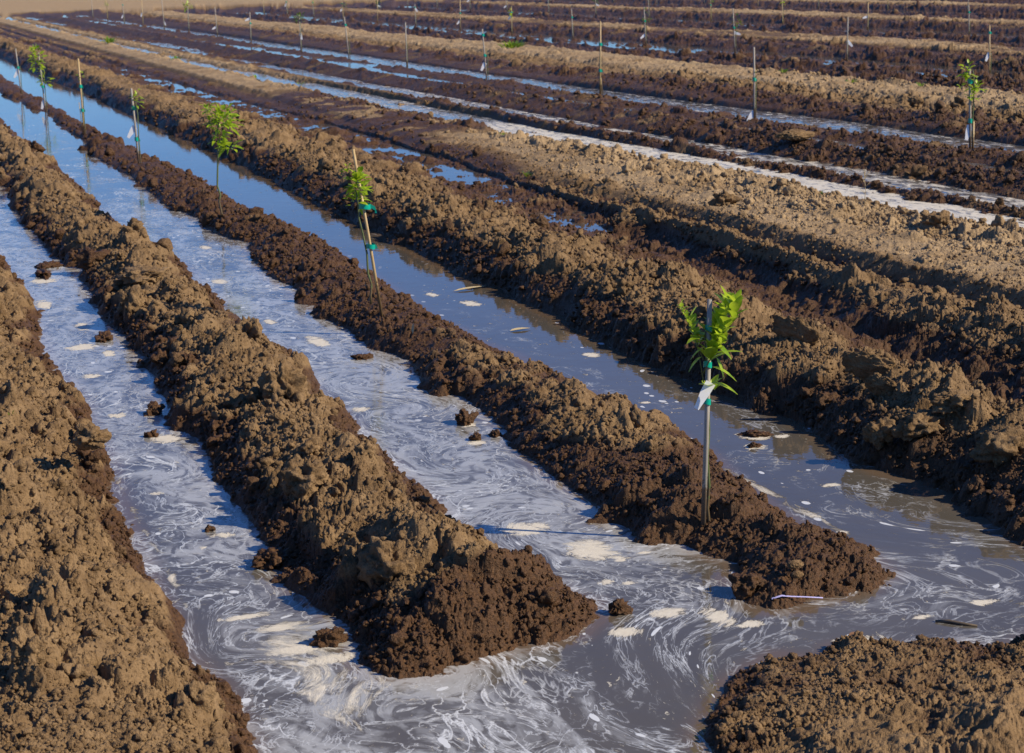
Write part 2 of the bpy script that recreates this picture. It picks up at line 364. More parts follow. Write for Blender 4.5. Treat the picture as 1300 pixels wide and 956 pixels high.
def water_material():
    m, nt, bs = new_mat('ditch_water'); L = nt.links
    fa = nt.nodes.new('ShaderNodeAttribute'); fa.attribute_name = 'flow'
    am = nt.nodes.new('ShaderNodeAttribute'); am.attribute_name = 'foam'
    bl = nt.nodes.new('ShaderNodeAttribute'); bl.attribute_name = 'blob'
    def noise(sx, sy, scale, detail=5, rough=.6, dist=0, off=0, vec=None):
        mp = nt.nodes.new('ShaderNodeMapping'); mp.inputs['Scale'].default_value = (sx, sy, 1); mp.inputs['Location'].default_value = (off, off * .7, 0)
        L.new(vec or fa.outputs['Vector'], mp.inputs['Vector'])
        n = N(nt, 'ShaderNodeTexNoise'); n.inputs['Scale'].default_value = scale; n.inputs['Detail'].default_value = detail
        n.inputs['Roughness'].default_value = rough; n.inputs['Distortion'].default_value = dist
        L.new(mp.outputs[0], n.inputs['Vector']); return n.outputs['Fac']
    # thin marbled films: bright where a folded noise crosses its middle value
    a = noise(1, .5, 3.0, 5, .52, 2.4)
    line = math_(nt, 'ABSOLUTE', math_(nt, 'SUBTRACT', a, .5))
    wid = noise(1, .8, 2.2, 2, .5, 0, 21)
    line = math_(nt, 'SUBTRACT', math_(nt, 'MULTIPLY', math_(nt, 'SUBTRACT', wid, .3), .09), line)
    line = ramp(nt, math_(nt, 'MULTIPLY', line, 40, clamp=True), [(0., 0.), (.9, 1.)])
    a2 = noise(1, .6, 5.5, 4, .52, 2.2, 5)
    line2 = ramp(nt, math_(nt, 'ABSOLUTE', math_(nt, 'SUBTRACT', a2, .5)), [(0., .8), (.012, .5), (.035, 0.)])
    film = noise(1, .5, 2.6, 9, .64, 1.3, 11)
    filmd = math_(nt, 'ADD', film, math_(nt, 'MULTIPLY', math_(nt, 'SUBTRACT', am.outputs['Fac'], .55), .6))
    film_f = ramp(nt, filmd, [(.47, 0.), (.52, .3), (.58, .5), (.63, .8), (.70, 1.)])
    gate = ramp(nt, filmd, [(.36, 0.), (.52, 1.)])
    fine = noise(1, .5, 42, 5, .75, .6, 3)
    grain = noise(1, .8, 120, 3, .7, .2, 6)
    lines = math_(nt, 'MULTIPLY', math_(nt, 'MAXIMUM', line, line2), gate)
    film_f = math_(nt, 'MULTIPLY', film_f, ramp(nt, noise(1, .6, 9, 4, .55, 1.8, 13), [(.40, .2), (.54, 1.)]))
    lines = math_(nt, 'MULTIPLY', lines, ramp(nt, grain, [(.3, .45), (.55, 1.)]))
    f = math_(nt, 'MAXIMUM', math_(nt, 'MULTIPLY', film_f, .48), math_(nt, 'MULTIPLY', lines, .92))
    # small specks
    vo = nt.nodes.new('ShaderNodeTexVoronoi'); vo.inputs['Scale'].default_value = 13; vo.inputs['Randomness'].default_value = 1
    mp = nt.nodes.new('ShaderNodeMapping'); mp.inputs['Scale'].default_value = (1, .6, 1); L.new(fa.outputs['Vector'], mp.inputs['Vector']); L.new(mp.outputs[0], vo.inputs['Vector'])
    sep = nt.nodes.new('ShaderNodeSeparateColor'); L.new(vo.outputs['Color'], sep.inputs[0])
    rad = math_(nt, 'MULTIPLY', math_(nt, 'POWER', sep.outputs[0], 5), .30)
    sp = math_(nt, 'SUBTRACT', math_(nt, 'ADD', rad, math_(nt, 'MULTIPLY', math_(nt, 'SUBTRACT', fine, .5), .12)), vo.outputs['Distance'])
    speck = ramp(nt, math_(nt, 'MULTIPLY', sp, 20, clamp=True), [(.0, 0.), (.5, 1.)])
    speck = math_(nt, 'MULTIPLY', speck, ramp(nt, am.outputs['Fac'], [(.0, 0.), (.2, .9)]))
    f = math_(nt, 'MAXIMUM', math_(nt, 'MAXIMUM', f, speck), math_(nt, 'MULTIPLY', math_(nt, 'MULTIPLY', am.outputs['Fac'], .14), film))
    f = math_(nt, 'MULTIPLY', f, ramp(nt, am.outputs['Fac'], [(0., 0.), (.25, 1.)]))
    bb = math_(nt, 'ADD', bl.outputs['Fac'], math_(nt, 'MULTIPLY', math_(nt, 'SUBTRACT', noise(1, .9, 15, 7, .74, 1.2, 8), .5), 3.2))
    blob = ramp(nt, bb, [(.42, 0.), (.52, .6), (.8, 1.)])
    tan = nt.nodes.new('ShaderNodeAttribute'); tan.attribute_name = 'froth'
    tf = ramp(nt, math_(nt, 'ADD', tan.outputs['Fac'], math_(nt, 'MULTIPLY', math_(nt, 'SUBTRACT', noise(1, .45, 9, 7, .7, .8, 4), .5), 2.2)), [(.45, 0.), (.6, .5), (.8, 1.)])
    murk = mixc(nt, noise(1, .4, 1.4, 3, .5, .5, 2), (.050, .042, .031), (.098, .083, .062))
    si = nt.nodes.new('ShaderNodeAttribute'); si.attribute_name = 'silt'
    murk = mixc(nt, ramp(nt, math_(nt, 'ADD', si.outputs['Fac'], math_(nt, 'MULTIPLY', math_(nt, 'SUBTRACT', fine, .5), .5)), [(.15, 0.), (.8, .8)]), murk, (.115, .072, .038))
    col = mixc(nt, f, murk, (.66, .68, .69))
    thick = math_(nt, 'MAXIMUM', blob, tf)
    col = mixc(nt, thick, col, mixc(nt, fine, (.50, .44, .34), (.74, .70, .60)))
    L.new(col, bs.inputs['Base Color'])
    ff = math_(nt, 'MAXIMUM', math_(nt, 'MULTIPLY', f, .55), thick)
    ro = math_(nt, 'ADD', math_(nt, 'MULTIPLY', ff, .42), .035, clamp=True); L.new(ro, bs.inputs['Roughness'])
    bs.inputs['IOR'].default_value = 1.333
    sp_ = math_(nt, 'SUBTRACT', .5, math_(nt, 'MULTIPLY', thick, .35)); L.new(sp_, bs.inputs['Specular IOR Level'])
    geo = N(nt, 'ShaderNodeNewGeometry')
    rip = noise(1, .8, 9, 3, .5, .3, 0, geo.outputs['Position'])
    bub = math_(nt, 'MULTIPLY', thick, math_(nt, 'ADD', .6, noise(1, 1, 90, 3, .7, 0, 9)))
    hh = math_(nt, 'ADD', math_(nt, 'MULTIPLY', rip, .35), math_(nt, 'ADD', math_(nt, 'MULTIPLY', ff, .4), bub))
    b = nt.nodes.new('ShaderNodeBump'); b.inputs['Strength'].default_value = .30; b.inputs['Distance'].default_value = .012
    L.new(hh, b.inputs['Height']); L.new(b.outputs[0], bs.inputs['Normal'])
    return m

def wood_material(name, c1, c2, rough=.75):
    m, nt, bs = new_mat(name); L = nt.links
    tc = N(nt, 'ShaderNodeTexCoord'); mp = nt.nodes.new('ShaderNodeMapping'); mp.inputs['Scale'].default_value = (60, 60, 3)
    n = N(nt, 'ShaderNodeTexNoise'); n.inputs['Scale'].default_value = 3; n.inputs['Detail'].default_value = 5
    L.new(tc.outputs['Object'], mp.inputs[0]); L.new(mp.outputs[0], n.inputs['Vector'])
    wc = mixc(nt, ramp(nt, n.outputs['Fac'], [(.3, 0.), (.7, 1.)]), c1, c2)
    sx_ = nt.nodes.new('ShaderNodeSeparateXYZ'); L.new(tc.outputs['Object'], sx_.inputs[0])
    n2 = N(nt, 'ShaderNodeTexNoise'); n2.inputs['Scale'].default_value = 45; L.new(tc.outputs['Object'], n2.inputs['Vector'])
    md = math_(nt, 'SUBTRACT', math_(nt, 'MULTIPLY', n2.outputs['Fac'], .42), sx_.outputs['Z'])
    L.new(mixc(nt, ramp(nt, md, [(.04, 0.), (.10, .85)]), wc, (.10, .060, .030)), bs.inputs['Base Color'])
    bs.inputs['Roughness'].default_value = rough
    return m

def leaf_material(name, c1, c2, trans=.5):
    m, nt, bs = new_mat(name); L = nt.links
    geo = N(nt, 'ShaderNodeNewGeometry')
    n = N(nt, 'ShaderNodeTexNoise'); n.inputs['Scale'].default_value = 22; L.new(geo.outputs['Position'], n.inputs['Vector'])
    c = mixc(nt, ramp(nt, n.outputs['Fac'], [(.35, 0.), (.65, 1.)]), c1, c2)
    L.new(c, bs.inputs['Base Color']); bs.inputs['Roughness'].default_value = .38
    tr = nt.nodes.new('ShaderNodeBsdfTranslucent'); L.new(mixc(nt, .6, c, (.55, .68, .05)), tr.inputs['Color'])
    mx = nt.nodes.new('ShaderNodeMixShader'); mx.inputs[0].default_value = trans
    L.new(bs.outputs[0], mx.inputs[1]); L.new(tr.outputs[0], mx.inputs[2])
    L.new(mx.outputs[0], nt.nodes['Material Output'].inputs['Surface'])
    return m

def plain(name, c, rough=.5, var=.15, scale=30, trans=0):
    m, nt, bs = new_mat(name); L = nt.links
    tc = N(nt, 'ShaderNodeTexCoord')
    n = N(nt, 'ShaderNodeTexNoise'); n.inputs['Scale'].default_value = scale; L.new(tc.outputs['Object'], n.inputs['Vector'])
    L.new(mixc(nt, n.outputs['Fac'], tuple(v * (1 - var) for v in c), tuple(min(1, v * (1 + var)) for v in c)), bs.inputs['Base Color'])
    bs.inputs['Roughness'].default_value = rough
    return m

M = dict(
    soil=soil_material('field_soil'), dryclod=soil_material('dry_clod', False, .0), wetclod=soil_material('wet_clod', False, 1.0),
    water=water_material(),
    stake=wood_material('weathered_stake', (.20, .18, .15), (.36, .33, .29)),
    bamboo=wood_material('bamboo_stake', (.33, .22, .10), (.50, .37, .18), .5),
    stem=wood_material('green_stem', (.055, .085, .025), (.13, .15, .05), .5),
    trunk=wood_material('pale_trunk', (.22, .19, .13), (.38, .34, .25), .7),
    leaf=leaf_material('citrus_leaf', (.17, .31, .010), (.44, .56, .035)),
    leafdark=leaf_material('dull_leaf', (.035, .085, .012), (.07, .14, .02), .3),
    grass=leaf_material('grass_blade', (.09, .20, .02), (.17, .30, .04), .4),
    tie=plain('teal_tape', (.0, .30, .22), .3), tag=plain('white_tag', (.80, .80, .80), .4, .05),
    straw=plain('dry_straw', (.45, .36, .20), .8), ribbon=plain('white_ribbon', (.42, .40, .66), .3, .1),
    rotwood=plain('rotten_wood', (.10, .075, .05), .8, .5, 40), deadleaf=plain('dead_leaf', (.16, .08, .035), .6, .4, 40),
)

# ------------------------------------------------------------------ ground
def log_y():
    ys = [2.6]
    while ys[-1] < 4.7: ys.append(ys[-1] + .03)
    while ys[-1] < 6.0: ys.append(ys[-1] + .0075)
    while ys[-1] < 106:
        y = ys[-1]; ys.append(y + .0078 * (y / 7) ** 1.55)
    while ys[-1] < 2500: ys.append(ys[-1] * 1.06)
    return np.array(ys)
ty = log_y()
tt = np.concatenate([np.linspace(-1.6, -.12, 60, endpoint=False), np.linspace(-.12, .045, 110, endpoint=False),
                     np.linspace(.045, .70, 1340, endpoint=False), np.linspace(.70, 1.0, 190, endpoint=False), np.linspace(1.0, 4, 80)])
X = tt[None, :] * (ty[:, None] + 0.0); Y = np.repeat(ty[:, None], len(tt), 1)
SPC = np.gradient(tt)[None, :] * ty[:, None]
Z = np.empty_like(X); W = np.empty_like(X); D = np.empty_like(X)
for a in range(0, len(ty), 250):
    s = slice(a, a + 250)
    Z[s], D[s], W[s] = terrain(X[s], Y[s], SPC[s])
Z[Y > 130] = .1; D[Y > 130] = 0
# the lumps stand out square to the slope they sit on, so steep flanks get overhanging clods too
gt = np.gradient(Z, axis=1) / np.maximum(SPC, 1e-6)
gy = np.gradient(Z, axis=0) / np.gradient(ty)[:, None] - gt * (X / Y)
nl = np.sqrt(1 + gt * gt + gy * gy)
lim = .6 * Y / np.maximum(Y, 30)
MX = X - gt / nl * D * lim; MY = Y - gy / nl * D * lim
Z = Z + D / nl
def hz(x, y):
    j = np.interp(y, ty, np.arange(len(ty))); i = np.interp(x / y, tt, np.arange(len(tt)))
    j0 = np.minimum(j.astype(int) if hasattr(j, 'astype') else int(j), len(ty) - 2); i0 = np.minimum(i.astype(int) if hasattr(i, 'astype') else int(i), len(tt) - 2)
    fj = j - j0; fi = i - i0
    g = lambda G: (G[j0, i0] * (1 - fi) + G[j0, i0 + 1] * fi) * (1 - fj) + (G[j0 + 1, i0] * (1 - fi) + G[j0 + 1, i0 + 1] * fi) * fj
    return g(Z), g(W)
gm = grid_mesh('ground', MX, MY, Z, {'wet': W}); gm.materials.append(M['soil'])
ground = bpy.data.objects.new('ground', gm); COL.objects.link(ground); tag(ground, 'ploughed brown soil heaped in long ridges between flooded ditches', kind='structure')
# plain soil all round the surveyed fan, out to the horizon
mb = MB(); s = 3000
mb.add([(-s, -s, -.7), (s, -s, -.7), (s, s, -.7), (-s, s, -.7)], [(0, 1, 2, 3)])
tag(mb.build('ground', M['dryclod']), 'plain soil below the ridges', kind='structure')

# ------------------------------------------------------------------ water
VORT = [(rng.uniform(1.1, 4.7), 5.5 + 14 * rng.random() ** 1.5, rng.uniform(.06, .22), rng.uniform(-1.5, 1.5)) for _ in range(80)]
VORT += [(2.9, 11.3, .3, 1.6), (2.85, 9.0, .28, -1.4), (2.9, 7.9, .3, 1.6), (3.0, 6.75, .35, -1.2), (1.35, 7.3, .25, 1.0), (1.4, 6.7, .25, -1.2), (1.35, 9.5, .2, 1.2), (2.85, 10.3, .25, 1.5)]
BLOBS = [(2.72, 7.86, .10, .10), (2.88, 7.43, .10, .14), (2.95, 7.25, .035, .03), (2.78, 7.0, .03, .03), (2.86, 6.95, .035, .02), (3.08, 7.3, .03, .02),
         (1.42, 8.35, .05, .04), (1.3, 8.2, .02, .02), (1.38, 7.02, .07, .04), (1.30, 7.2, .1, .03), (1.38, 6.75, .10, .05), (1.5, 6.6, .09, .05), (1.25, 9.2, .03, .03),
         (4.43, 8.93, .09, .09), (4.32, 8.72, .06, .05), (4.55, 8.85, .05, .04), (3.39, 5.98, .09, .05), (2.86, 6.55, .07, .05), (3.02, 6.42, .05, .1), (3.1, 6.3, .05, .04),
         (2.62, 6.42, .06, .05), (2.9, 12.6, .06, .2), (2.75, 13.5, .04, .1), (4.3, 13.5, .06, .12), (4.15, 14.0, .04, .1), (4.42, 11.3, .05, .08), (4.2, 9.9, .03, .03), (4.33, 7.9, .05, .03),
         (1.4, 16.3, .1, .12), (1.28, 15.1, .06, .2), (1.45, 14.0, .05, .15), (1.35, 13.2, .1, .1), (1.5, 12.9, .04, .1), (1.3, 12.2, .06, .06), (2.65, 10.5, .05, .05), (4.0, 7.2, .03, .03),
         (3.75, 6.1, .05, .02), (4.05, 6.15, .06, .03), (2.75, 15.5, .06, .12), (3.0, 17.5, .05, .12), (1.47, 10.3, .07, .1), (1.3, 11.0, .05, .06), (3.02, 9.45, .05, .05), (3.1, 9.85, .05, .04)]
def water_sheet(x0, x1, y0, y1, z, kind, stepx, ys):
    xs = np.arange(x0, x1 + stepx, stepx)
    Xw, Yw = np.meshgrid(xs, ys)
    fx, fy = Xw.copy(), Yw.copy()
    blob = np.zeros_like(Xw); froth = np.zeros_like(Xw)
    if kind == 'near':
        # the current bends round the ends of the ridges
        for cx, cy, R, a in VORT:
            dx = fx - cx; dy = (fy - cy) * .75; th = a * np.exp(-(dx * dx + dy * dy) / (R * R))
            c, s_ = np.cos(th), np.sin(th)
            fx, fy = cx + dx * c - dy * s_, cy + (dx * s_ + dy * c) / .75
        turn = sstep(7.3, 6.3, Yw) * sstep(2.4, 2.9, Xw)
        a_ = 1.25 * turn; c, s_ = np.cos(a_), np.sin(a_)
        fx, fy = (fx - 3.2) * c - (fy - 6.5) * s_ + 3.2, (fx - 3.2) * s_ + (fy - 6.5) * c + 6.5
        foam = np.where(Xw < 2.1, np.interp(Yw, [5, 8, 12, 16, 25, 50], [.82, .70, .80, .84, .62, .3]), 0)
        foam = np.where((Xw >= 2.1) & (Xw < 3.6), np.interp(Yw, [5, 6.3, 7.4, 12, 18, 24, 40], [.48, .54, .72, .80, .68, .45, .15]), foam)
        c_am = np.interp(Yw, [5, 6.5, 8, 12, 20], [.48, .44, .34, .2, .06])
        foam = np.where(Xw >= 3.6, c_am, foam)
        tr = sstep(2.95, 3.25, Xw + .25 * (Yw - 6.4)) * sstep(7.15, 6.95, Yw); foam = foam * (1 - tr) + c_am * tr
        foam = foam - .12 * sstep(6.5, 6.2, Yw) * sstep(2.2, 2.5, Xw) * (1 - tr)
        so = gsample(SO, Xw, Yw)
        foam = foam - .28 * np.exp(-np.abs(Xw - 1.1) / .1) * (Xw < 2) * (Yw < 11)
        for bx, by, rx, ry in BLOBS:
            blob = np.maximum(blob, 1.05 - ((np.abs(Xw - bx) / rx) ** 2 + (np.abs(Yw - by) / ry) ** 2) * .55)
        blob = np.maximum(blob, 0)
        # froth pushed against the near bank and the left edge of the first ditch
        froth = .75 * np.exp(-((Xw - 4.2 - (Yw - 5.95) * .8) / .16) ** 2) * np.exp(-((Yw - 6.05) / .16) ** 2)
        froth = np.maximum(froth, .42 * np.exp(-((Xw - 1.10) / .03) ** 2) * sstep(6.4, 7, Yw) * sstep(10.5, 9.5, Yw))
        froth = np.maximum(froth, .6 * np.exp(-((Xw - 4.0) / .04) ** 2) * sstep(7.0, 7.2, Yw) * sstep(9, 8, Yw))
        froth = np.maximum(froth, .52 * np.exp(-((Xw - 1.42) / .22) ** 2) * sstep(7.6, 6.9, Yw) * sstep(5.6, 6.2, Yw))
    elif kind == 'wide':
        foam = np.where(Xw < 9.9, .6, .35)
        froth = np.where(Xw < 9.9, np.interp(Yw, [14, 26, 28, 32, 40], [.75, .72, .35, .5, .25]), 0)
        froth = np.where((Xw > 9.9) & (Xw < 10.5), .55, froth)
        froth = np.where((Xw > 10.9) & (Xw < 12), .22, froth); froth = np.where(Xw > 12, .40, froth)
    else:
        foam = np.full_like(Xw, .12); froth = foam * 0
    silt = np.zeros_like(Xw)
    if kind == 'near':
        dd = np.minimum(so, np.minimum(-gsample(S1, Xw, Yw), -gsample(S2, Xw, Yw)))
        silt = np.exp(-np.maximum(dd, 0) / .05)
    fl = np.stack([fx, fy, np.zeros_like(fx)], 2)
    me = grid_mesh('water', Xw, Yw, np.full_like(Xw, z), {'flow': fl, 'foam': foam, 'blob': blob, 'froth': froth, 'silt': silt})
    me.materials.append(M['water'])
    o = bpy.data.objects.new('water', me); COL.objects.link(o); tag(o, kind='structure')
    return o
yn = [2.0]
while yn[-1] < 108: yn.append(yn[-1] + max(.02, .02 * (yn[-1] / 12) ** 1.6))
water_sheet(.7, 5.1, 2, 108, WN, 'near', .018, np.array(yn))['label'] = 'foamy brown irrigation water in the three joined near ditches'
water_sheet(6.2, 7.5, 16, 60, -.088, 'puddle', .1, np.linspace(16, 60, 160))['label'] = 'blue puddles in the muddy wheel rut'
water_sheet(8.0, 13.5, 8, 114, 0.0, 'wide', .08, np.linspace(8, 114, 760))['label'] = 'milky and blue water in the narrow ditches around the second tree row'
for X0 in ROWS[2:7]:
    water_sheet(X0 - 1.0, X0 + 1.4, 15, 104.5, B3, 'puddle', .3, np.linspace(15, 104.5, 120))['label'] = 'thin water lying in the distant ditches'

# ------------------------------------------------------------------ clods
from mathutils import noise as mnoise
def ico(sub):
    import bmesh
    bm = bmesh.new(); bmesh.ops.create_icosphere(bm, subdivisions=sub, radius=1)
    v = np.array([p.co[:] for p in bm.verts]); f = np.array([[q.index for q in p.verts] for p in bm.faces]); bm.free()
    return v, f
ICO = {s_: ico(s_) for s_ in (1, 2, 3, 4, 5)}
def lumpy(sub, seed, rough=.35, fine=.1, flat=0.0):
    v, f = ICO[sub]; out = []
    for p in v:
        q = Vector(p)
        r = 1 + rough * mnoise.noise(q * 1.1 + Vector((seed * 3.1, 0, 0))) + rough * .6 * mnoise.noise(q * 2.7 + Vector((0, seed * 1.7, 0)))
        if sub >= 3:
            r += fine * mnoise.noise(q * 7 + Vector((0, 0, seed))) + fine * .5 * mnoise.noise(q * 16 + Vector((0, seed, seed)))
            c = mnoise.cell(q * 1.7 + Vector((seed, 0, 0)))
            r += flat * (c - .5)
        out.append(q * r)
    return np.array([o[:] for o in out]), f
TINY = [lumpy(1, s_, .55) for s_ in range(6)]
SMALL = [lumpy(2, s_ + 10, .7) for s_ in range(8)]
LARGE = [lumpy(4, s_ + 50, .7, .22, .1) for s_ in range(6)]
MEDIUM = [lumpy(3, s_ + 20, .6, .2) for s_ in range(8)]

def mesh_np(name, V, Fc, wetv=None):
    me = bpy.data.meshes.new(name)
    me.vertices.add(len(V)); me.vertices.foreach_set('co', V.astype(np.float32).ravel())
    me.loops.add(Fc.size); me.loops.foreach_set('vertex_index', Fc.astype(np.int32).ravel())
    me.polygons.add(len(Fc)); me.polygons.foreach_set('loop_start', np.arange(0, Fc.size, 3, dtype=np.int32))
    me.update(calc_edges=True)
    if wetv is not None:
        at = me.attributes.new('wet', 'FLOAT', 'POINT'); at.data.foreach_set('value', wetv.astype(np.float32))
    me.shade_smooth(); return me

def rot_mats(n):
    q = rng.normal(size=(n, 4)); q /= np.linalg.norm(q, axis=1)[:, None]
    w, x, y, z = q.T
    return np.stack([1 - 2 * (y * y + z * z), 2 * (x * y - z * w), 2 * (x * z + y * w), 2 * (x * y + z * w), 1 - 2 * (x * x + z * z), 2 * (y * z - x * w),
                     2 * (x * z - y * w), 2 * (y * z + x * w), 1 - 2 * (x * x + y * y)], 1).reshape(n, 3, 3)
def scatter(nc, pool, smin, smax, ymin, ymax, power, least=0):
    y = np.exp(rng.uniform(math.log(ymin), math.log(ymax), nc)); x = y * rng.uniform(.0, .75, nc)
    size = smin + (smax - smin) * rng.random(nc) ** power
    size = size * np.clip(y / 9, .8, 1.9)
    z, w = hz(x, y)
    ax = [a for a, b in A_K]; av = [b for a, b in A_K]
    amp = np.interp(x, ax, av)
    lvl = np.where(x < 5.4, WN, np.where(x < 8, -.07, np.where(x < 14, 0.0, B3)))
    ok = (z > lvl + .015) & (rng.random(nc) < amp) & (amp > least) & (fbm(x * 1.5, y * 1.5, 201, 2) + rng.uniform(-.5, .5, nc) > -.25)
    x, y, z, w, size = x[ok], y[ok], z[ok], w[ok], size[ok]; n = len(x)
    R = rot_mats(n); sc = size[:, None] * rng.uniform(.7, 1.25, (n, 3))
    V = []; Fc = []; Wt = []; off = 0
    which = rng.integers(0, len(pool), n)
    for kk, (bv, bf) in enumerate(pool):
        m = which == kk; c = m.sum()
        if not c: continue
        P = np.einsum('nij,nvj->nvi', R[m], bv[None] * sc[m][:, None, :])
        P = P + np.stack([x[m], y[m], z[m] + size[m] * .35], 1)[:, None, :]
        V.append(P.reshape(-1, 3)); nv = len(bv)
        Fc.append((bf[None] + (np.arange(c) * nv)[:, None, None] + off).reshape(-1, 3)); off += c * nv
        Wt.append(np.repeat(w[m], nv))
    return np.concatenate(V), np.concatenate(Fc), np.concatenate(Wt)
S = [scatter(130000, TINY, .004, .010, 5.2, 24, 1.6), scatter(42000, SMALL, .007, .020, 5.2, 34, 2.2), scatter(1500, MEDIUM, .018, .038, 5.2, 34, 2.2), scatter(200, LARGE, .035, .065, 5.5, 30, 2.0, .88)]
off = 0; VV = []; FF = []; WW = []
for v_, f_, w_ in S:
    VV.append(v_); FF.append(f_ + off); WW.append(w_); off += len(v_)
cm = mesh_np('soil_crumbs', np.concatenate(VV), np.concatenate(FF), np.concatenate(WW)); cm.materials.append(M['soil'])
cr = bpy.data.objects.new('soil_crumbs', cm); COL.objects.link(cr)
tag(cr, 'loose crumbs and small clods scattered over the soil ridges', 'soil crumbs', kind='stuff')

def clod(name, x, y, z, size, seed, label, mat='dryclod', rz=0, tilt=(0, 0), cat='clod', group=None, flat=.15, rough=.6, sub=5, sink=.3):
    v, f = lumpy(sub, seed, rough, .14, flat)
    V = v * np.array(size)[None]; fz = np.array([mnoise.noise(Vector(p) * 38 + Vector((seed, 0, 0))) * .5 + abs(mnoise.noise(Vector(p) * 17)) - .3 for p in V]); V = V + v * fz[:, None] * min(size) * .22
    me = mesh_np(name, V, f); me.materials.append(M[mat])
    o = bpy.data.objects.new(name, me); COL.objects.link(o)
    if z is None: z = float(hz(x, y)[0]) + size[2] * (1 - sink * 2) * .6
    o.location = (x, y, z); o.rotation_euler = (tilt[0], tilt[1], rz)
    return tag(o, label, cat, group)
w_ = WN
clod('soil_clod', 3.98, 5.50, -.12, (.14, .12, .10), 3, 'big rounded earth clod at the right end of the near bank')
clod('soil_clod', 1.43, 16.6, w_ + .0, (.06, .22, .05), 4, 'flat wet clod lying in the foamy left ditch, farthest of the clods there', 'wetclod')
clod('soil_clod', 1.52, 17.1, w_ + .0, (.10, .13, .04), 5, 'thin dark clod jutting from the ridge into the left ditch', 'wetclod')
clod('soil_clod', 1.51, 10.95, w_ + .01, (.055, .06, .05), 6, 'dark lump in the left ditch beside the middle ridge, upper of two', 'wetclod')
clod('soil_clod', 1.41, 10.4, w_ + .0, (.035, .04, .035), 7, 'small grey lump in the left ditch, just below a bigger dark lump', 'wetclod')
clod('soil_clod', 1.53, 13.4, w_ + .0, (.06, .10, .045), 8, 'brown lump at the water edge halfway up the left ditch', 'wetclod')
clod('soil_clod', 3.10, 9.9, w_ + .015, (.055, .06, .06), 9, 'upright brown clod standing in the middle ditch near the tree ridge', 'wetclod')
clod('soil_clod', 3.03, 9.52, w_ + .005, (.028, .035, .03), 10, 'small pale clod with white foam beside it in the middle ditch', 'wetclod')
clod('soil_clod', 3.16, 9.55, w_ + .0, (.035, .04, .03), 11, 'small dark clod hugging the tree ridge in the middle ditch', 'wetclod')
clod('soil_clod', 2.68, 6.62, w_ + .02, (.042, .034, .034), 12, 'round brown clod just off the pointed end of the middle ridge', 'wetclod')
clod('soil_clod', 1.54, 6.77, w_ + .02, (.06, .045, .045), 13, 'round brown clod in white foam at the foot of the left ditch', 'wetclod')
clod('soil_clod', 1.38, 8.45, w_ + .005, (.024, .024, .022), 14, 'little clod sticking out of the foam in the lower left ditch', 'wetclod')
clod('soil_clod', 1.53, 7.82, w_ + .02, (.07, .08, .05), 15, 'brown lump reaching from the middle ridge into the lower left ditch', 'wetclod')
clod('soil_clod', 4.43, 8.95, w_ + .005, (.075, .06, .022), 16, 'long dark clod ringed with white foam in the right ditch', 'wetclod', rz=-.5)
clod('soil_clod', 4.32, 8.72, w_ + .005, (.04, .03, .02), 17, 'smaller foam ringed clod in the right ditch, beside the long dark one', 'wetclod')
clod('soil_clod', 3.02, 11.9, w_ + .0, (.07, .06, .03), 18, 'flat dark clod in the middle ditch below the second sapling', 'wetclod')
clod('soil_clod', 3.25, 6.62, w_ + .03, (.07, .06, .06), 41, 'dark wet clod at the left foot of the tree ridge end', 'wetclod')
clod('earth_slab', 10.643, 20.35, .22, (.26, .16, .06), 19, 'broad flat slab of dry earth on the dark ridge before the second tree row', rz=.3, cat='earth slab', flat=.05, rough=.2)
clod('earth_slab', 5.118, 8.91, .15, (.15, .028, .09), 20, 'tilted thin earth slab on the right bank, upper of a pair', rz=-.4, tilt=(.5, .35), cat='earth slab', flat=.05, rough=.25)
clod('earth_slab', 5.033, 8.636, .11, (.09, .022, .07), 21, 'tilted thin earth slab on the right bank, lower of a pair', rz=-.5, tilt=(.6, .5), cat='earth slab', flat=.05, rough=.25)
clod('earth_slab', 5.168, 9.9, .16, (.13, .035, .11), 22, 'long leaning earth slab on the right bank behind the nearest sapling', rz=-.5, tilt=(.4, .5), cat='earth slab', flat=.1, rough=.3)
clod('soil_clod', 4.90, 8.02, .05, (.12, .09, .07), 23, 'pale top lit boulder of earth on the right bank low above the water')
clod('soil_clod', 5.0, 7.45, .05, (.14, .10, .09), 24, 'large earth clod at the right edge of the photo on the right bank')
clod('soil_clod', 4.73, 8.14, .0, (.07, .06, .07), 25, 'knobbly earth clod halfway down the right bank beside the bend')
clod('soil_clod', 5.06, 7.98, .16, (.11, .07, .06), 26, 'rounded loaf shaped clod on the crest of the right bank')
clod('soil_clod', 2.125, 10.16, .10, (.11, .10, .13), 27, 'pointed tan clod on top of the middle ridge')
clod('soil_clod', 1.83, 8.36, .05, (.10, .11, .10), 28, 'big grey brown block buried in the flank of the middle ridge')
clod('soil_clod', 1.99, 14.56, .09, (.15, .19, .06), 29, 'low grey lump on the middle ridge, higher up than the pointed clod')
clod('soil_clod', 1.87, 7.05, .0, (.10, .12, .11), 30, 'large shadowed block of earth in the near part of the middle ridge')
clod('soil_clod', .374, 6.156, .2, (.05, .05, .06), 31, 'pale upright clod near the lower left corner')
clod('soil_clod', .95, 9.2, .16, (.08, .09, .06), 32, 'tan lump on the left ridge near its water edge')
clod('soil_clod', 7.67, 16.07, .10, (.12, .11, .10), 33, 'upright tan clod on the crumbly flat beside the white ditch')
clod('soil_clod', 8.6, 13.9, .10, (.12, .12, .08), 34, 'grey clod on the crumbly flat at the right by the white ditch')
clod('cobble', 3.425, 6.545, -.035, (.032, .026, .018), 35, 'pale oval stone on the wet end of the tree ridge, upper of two', cat='stone', rough=.15, flat=0)
